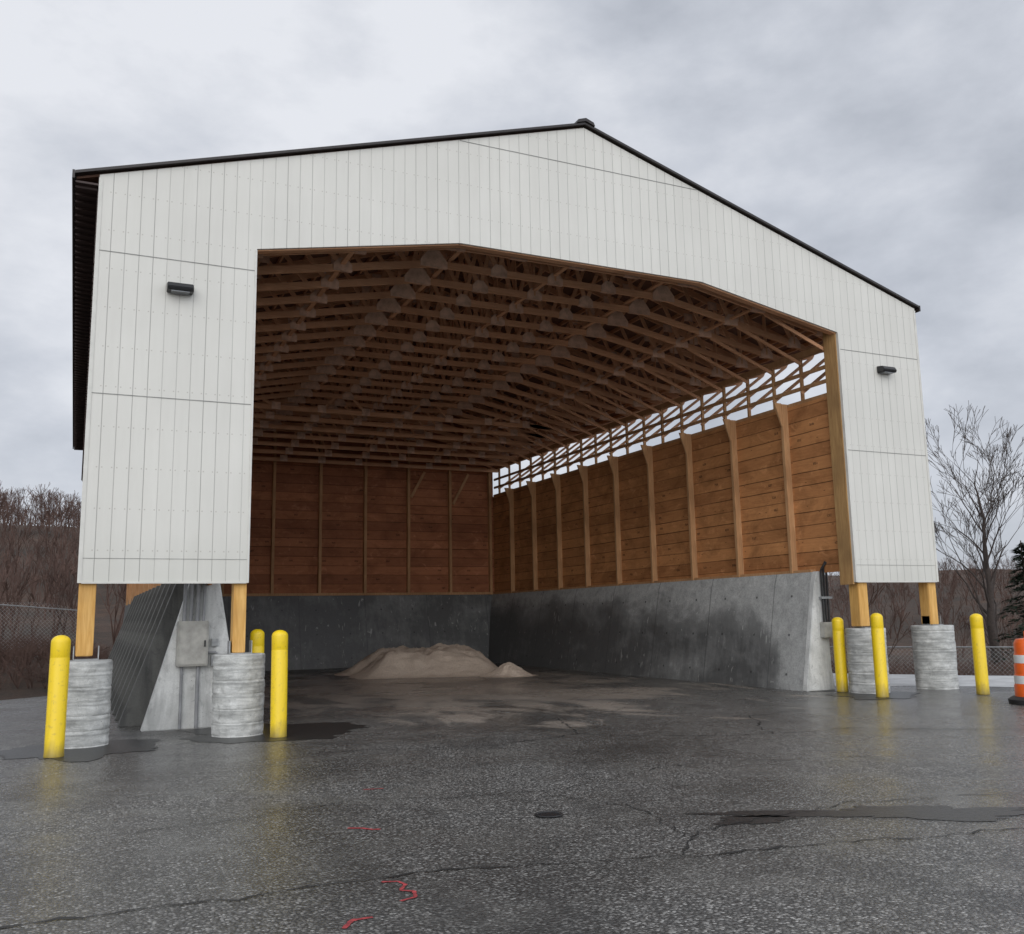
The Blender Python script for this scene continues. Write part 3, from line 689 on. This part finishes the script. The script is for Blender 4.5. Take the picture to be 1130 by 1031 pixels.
def evergreen(x,y,h,seed):
    z=terr(x,y); rnd=random.Random(seed); tr=empty('evergreen_tree',(x,y,z),"dark evergreen tree with layered drooping branches","tree")
    t=MB(); t.tube((0,0,-.2),(0,0,h),.12,.02,8,False); t.obj('trunk',M['bark'],parent=tr)
    c=MB()
    for b in range(int(h*26)):
        f=(b/(h*26))**.9; zz=h*(.1+.88*f); ln=(1-f)*h*.30*(rnd.uniform(.55,1.1))+.12; a=rnd.uniform(0,6.283)
        d=Vector((math.cos(a),math.sin(a),-.12)); e=Vector((0,0,zz))
        for q in range(28):
            s=rnd.uniform(.12,1); p=e+d*ln*s+Vector((0,0,-.10*s*s*ln+rnd.gauss(0,.03))); sz=rnd.uniform(.05,.12)
            an=a+rnd.choice((-1,1))*rnd.uniform(.3,1.1); u=Vector((math.cos(an),math.sin(an),rnd.uniform(-.4,.1)))*sz*2.2; v=Vector((-math.sin(an),math.cos(an),rnd.gauss(0,.4)))*sz*.4
            n=len(c.v); c.v+=[tuple(p-v*.5),tuple(p+u),tuple(p+v),tuple(p-u*.3)]; c.f.append((n,n+1,n+2,n+3))
    c.obj('crown',M['needle'],parent=tr,recalc=False)
evergreen(31.75,8.85,5.2,3)
def woods(n,fn,seed,label,depth=4):
    rnd=random.Random(seed); c=MB()
    protos=[]
    for k in range(5):
        t=MB(); t.tube((0,0,0),(0,0,.18),.016,.013,4,False)
        for q in range(3): bare(t,(0,0,.18-.04*q),(rnd.gauss(0,.22),rnd.gauss(0,.22),1),.25,.010,depth-(q>0),rnd,4,2,.45,.0028)
        protos.append(t)
    for i in range(n):
        x,y,h=fn(rnd); z=terr(x,y)-.2; t=protos[i%5]; a=rnd.uniform(0,6.28); ca,sa=math.cos(a),math.sin(a); m=len(c.v)
        for v in t.v: c.v.append((x+(v[0]*ca-v[1]*sa)*h,y+(v[0]*sa+v[1]*ca)*h,z+v[2]*h))
        for f in t.f: c.f.append(tuple(m+q for q in f))
    o=c.obj('woodland',M['barkfar'],recalc=False); o["kind"]="stuff"; o["label"]=label; o["category"]="trees"
woods(520,lambda r:(lambda y:(r.uniform(-22,7)+ (y-40)*r.uniform(-.18,.05),y,r.uniform(3.5,6.0)+(y-34)*.012))(r.uniform(34,190)),21,"distant bare brown winter woods on a hillside")
woods(300,lambda r:(lambda q:(24+q*.75+r.uniform(-18,18),12+q*.42+r.uniform(-12,26),r.uniform(2.2,4.2)))(r.uniform(14,125)),22,"distant bare scrub woods beyond the fence")
def brush(n,fn,seed,label):
    rnd=random.Random(seed); c=MB()
    for i in range(n):
        x,y=fn(rnd); z=terr(x,y); hh=rnd.uniform(.35,1.1)
        for k in range(5):
            d=Vector((rnd.gauss(0,.35),rnd.gauss(0,.35),1)).normalized(); p=Vector((x,y,z)); e=p+d*hh*rnd.uniform(.5,1)
            c.tube(p,e,.010,.004,3,False)
            for q in range(3):
                s=p.lerp(e,rnd.uniform(.3,.9)); c.tube(s,s+Vector((rnd.gauss(0,.2),rnd.gauss(0,.2),rnd.uniform(.05,.3))),.006,.003,3,False)
    o=c.obj('scrub_brush',M['barkfar'],recalc=False); o["kind"]="stuff"; o["label"]=label; o["category"]="brush"
brush(1300,lambda r:(r.uniform(-14,1.2),r.uniform(12.5,34)),31,"dry leafless scrub along the pavement edge")
brush(1500,lambda r:(lambda s,t:(20.2+s*.75-t*.66+0.8,1.5+s*.66+t*.75))(r.uniform(4.0,17),r.uniform(-11,12)),32,"dry leafless scrub beyond the pavement edge")

# ---------------------------------------------------------------- world, sun, camera
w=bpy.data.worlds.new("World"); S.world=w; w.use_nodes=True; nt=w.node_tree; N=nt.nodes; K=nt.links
bg=N['Background']; tc=N.new('ShaderNodeTexCoord')
sky=N.new('ShaderNodeTexSky'); sky.sky_type='NISHITA'; sky.sun_disc=False; sky.sun_elevation=math.radians(30); sky.sun_rotation=math.radians(205)
def nz(scale,vec,det=6,ro=.55,dist=0):
    n=N.new('ShaderNodeTexNoise'); n.inputs['Scale'].default_value=scale; n.inputs['Detail'].default_value=det; n.inputs['Roughness'].default_value=ro; n.inputs['Distortion'].default_value=dist; K.new(vec,n.inputs['Vector']); return n.outputs['Fac']
mp=N.new('ShaderNodeMapping'); mp.inputs['Scale'].default_value=(1,1,1.9); mp.inputs['Location'].default_value=(.4,1.3,.2); K.new(tc.outputs['Generated'],mp.inputs['Vector'])
n1=nz(2.0,mp.outputs[0],8,.5,.15); n2=nz(5.5,mp.outputs[0],7,.58,.1)
def mt(op,a,b,cl=False):
    n=N.new('ShaderNodeMath'); n.operation=op; n.use_clamp=cl
    for i,v in enumerate((a,b)):
        if isinstance(v,(int,float)): n.inputs[i].default_value=v
        else: K.new(v,n.inputs[i])
    return n.outputs[0]
cl=mt('ADD',mt('MULTIPLY',n1,.72),mt('MULTIPLY',n2,.34))
rp=N.new('ShaderNodeValToRGB'); r=rp.color_ramp; r.elements[0].position=.40; r.elements[0].color=(4.1,4.4,5.0,1); r.elements[1].position=.66; r.elements[1].color=(8.2,8.4,8.9,1)
e=r.elements.new(.53); e.color=(6.0,6.3,6.95,1); K.new(cl,rp.inputs[0])
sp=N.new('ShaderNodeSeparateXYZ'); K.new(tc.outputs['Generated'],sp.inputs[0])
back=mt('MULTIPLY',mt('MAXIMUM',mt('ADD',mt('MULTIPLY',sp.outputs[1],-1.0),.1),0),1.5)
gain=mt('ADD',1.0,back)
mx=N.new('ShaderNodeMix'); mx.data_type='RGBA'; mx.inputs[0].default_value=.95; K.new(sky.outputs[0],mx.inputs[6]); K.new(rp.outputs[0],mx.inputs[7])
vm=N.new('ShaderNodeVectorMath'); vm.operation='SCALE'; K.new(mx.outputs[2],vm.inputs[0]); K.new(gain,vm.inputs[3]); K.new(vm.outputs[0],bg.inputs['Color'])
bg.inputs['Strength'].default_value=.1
ld=bpy.data.lights.new('sun','SUN'); ld.energy=1.0; ld.angle=math.radians(60); ld.color=(1,.965,.91)
lo=bpy.data.objects.new('sun',ld); COL.objects.link(lo)
az=math.radians(205); el=math.radians(28); d=-Vector((math.sin(az)*math.cos(el),math.cos(az)*math.cos(el),math.sin(el)))
lo.rotation_euler=d.to_track_quat('-Z','Y').to_euler()

cd=bpy.data.cameras.new('camera'); cam=bpy.data.objects.new('camera',cd); COL.objects.link(cam); S.camera=cam
cd.sensor_width=36; cd.lens=36*1035.8/1130; cd.clip_end=4000
yaw,pitch,roll=[math.radians(v) for v in (24.9253,9.0178,-1.018)]
f=Vector((math.sin(yaw)*math.cos(pitch),math.cos(yaw)*math.cos(pitch),math.sin(pitch)))
r0=Vector((math.cos(yaw),-math.sin(yaw),0)); u0=r0.cross(f)
rr=r0*math.cos(roll)+u0*math.sin(roll); uu=rr.cross(f)
m=Matrix(((rr.x,uu.x,-f.x,-.0285),(rr.y,uu.y,-f.y,-14.8588),(rr.z,uu.z,-f.z,1.7),(0,0,0,1)))
cam.matrix_world=m
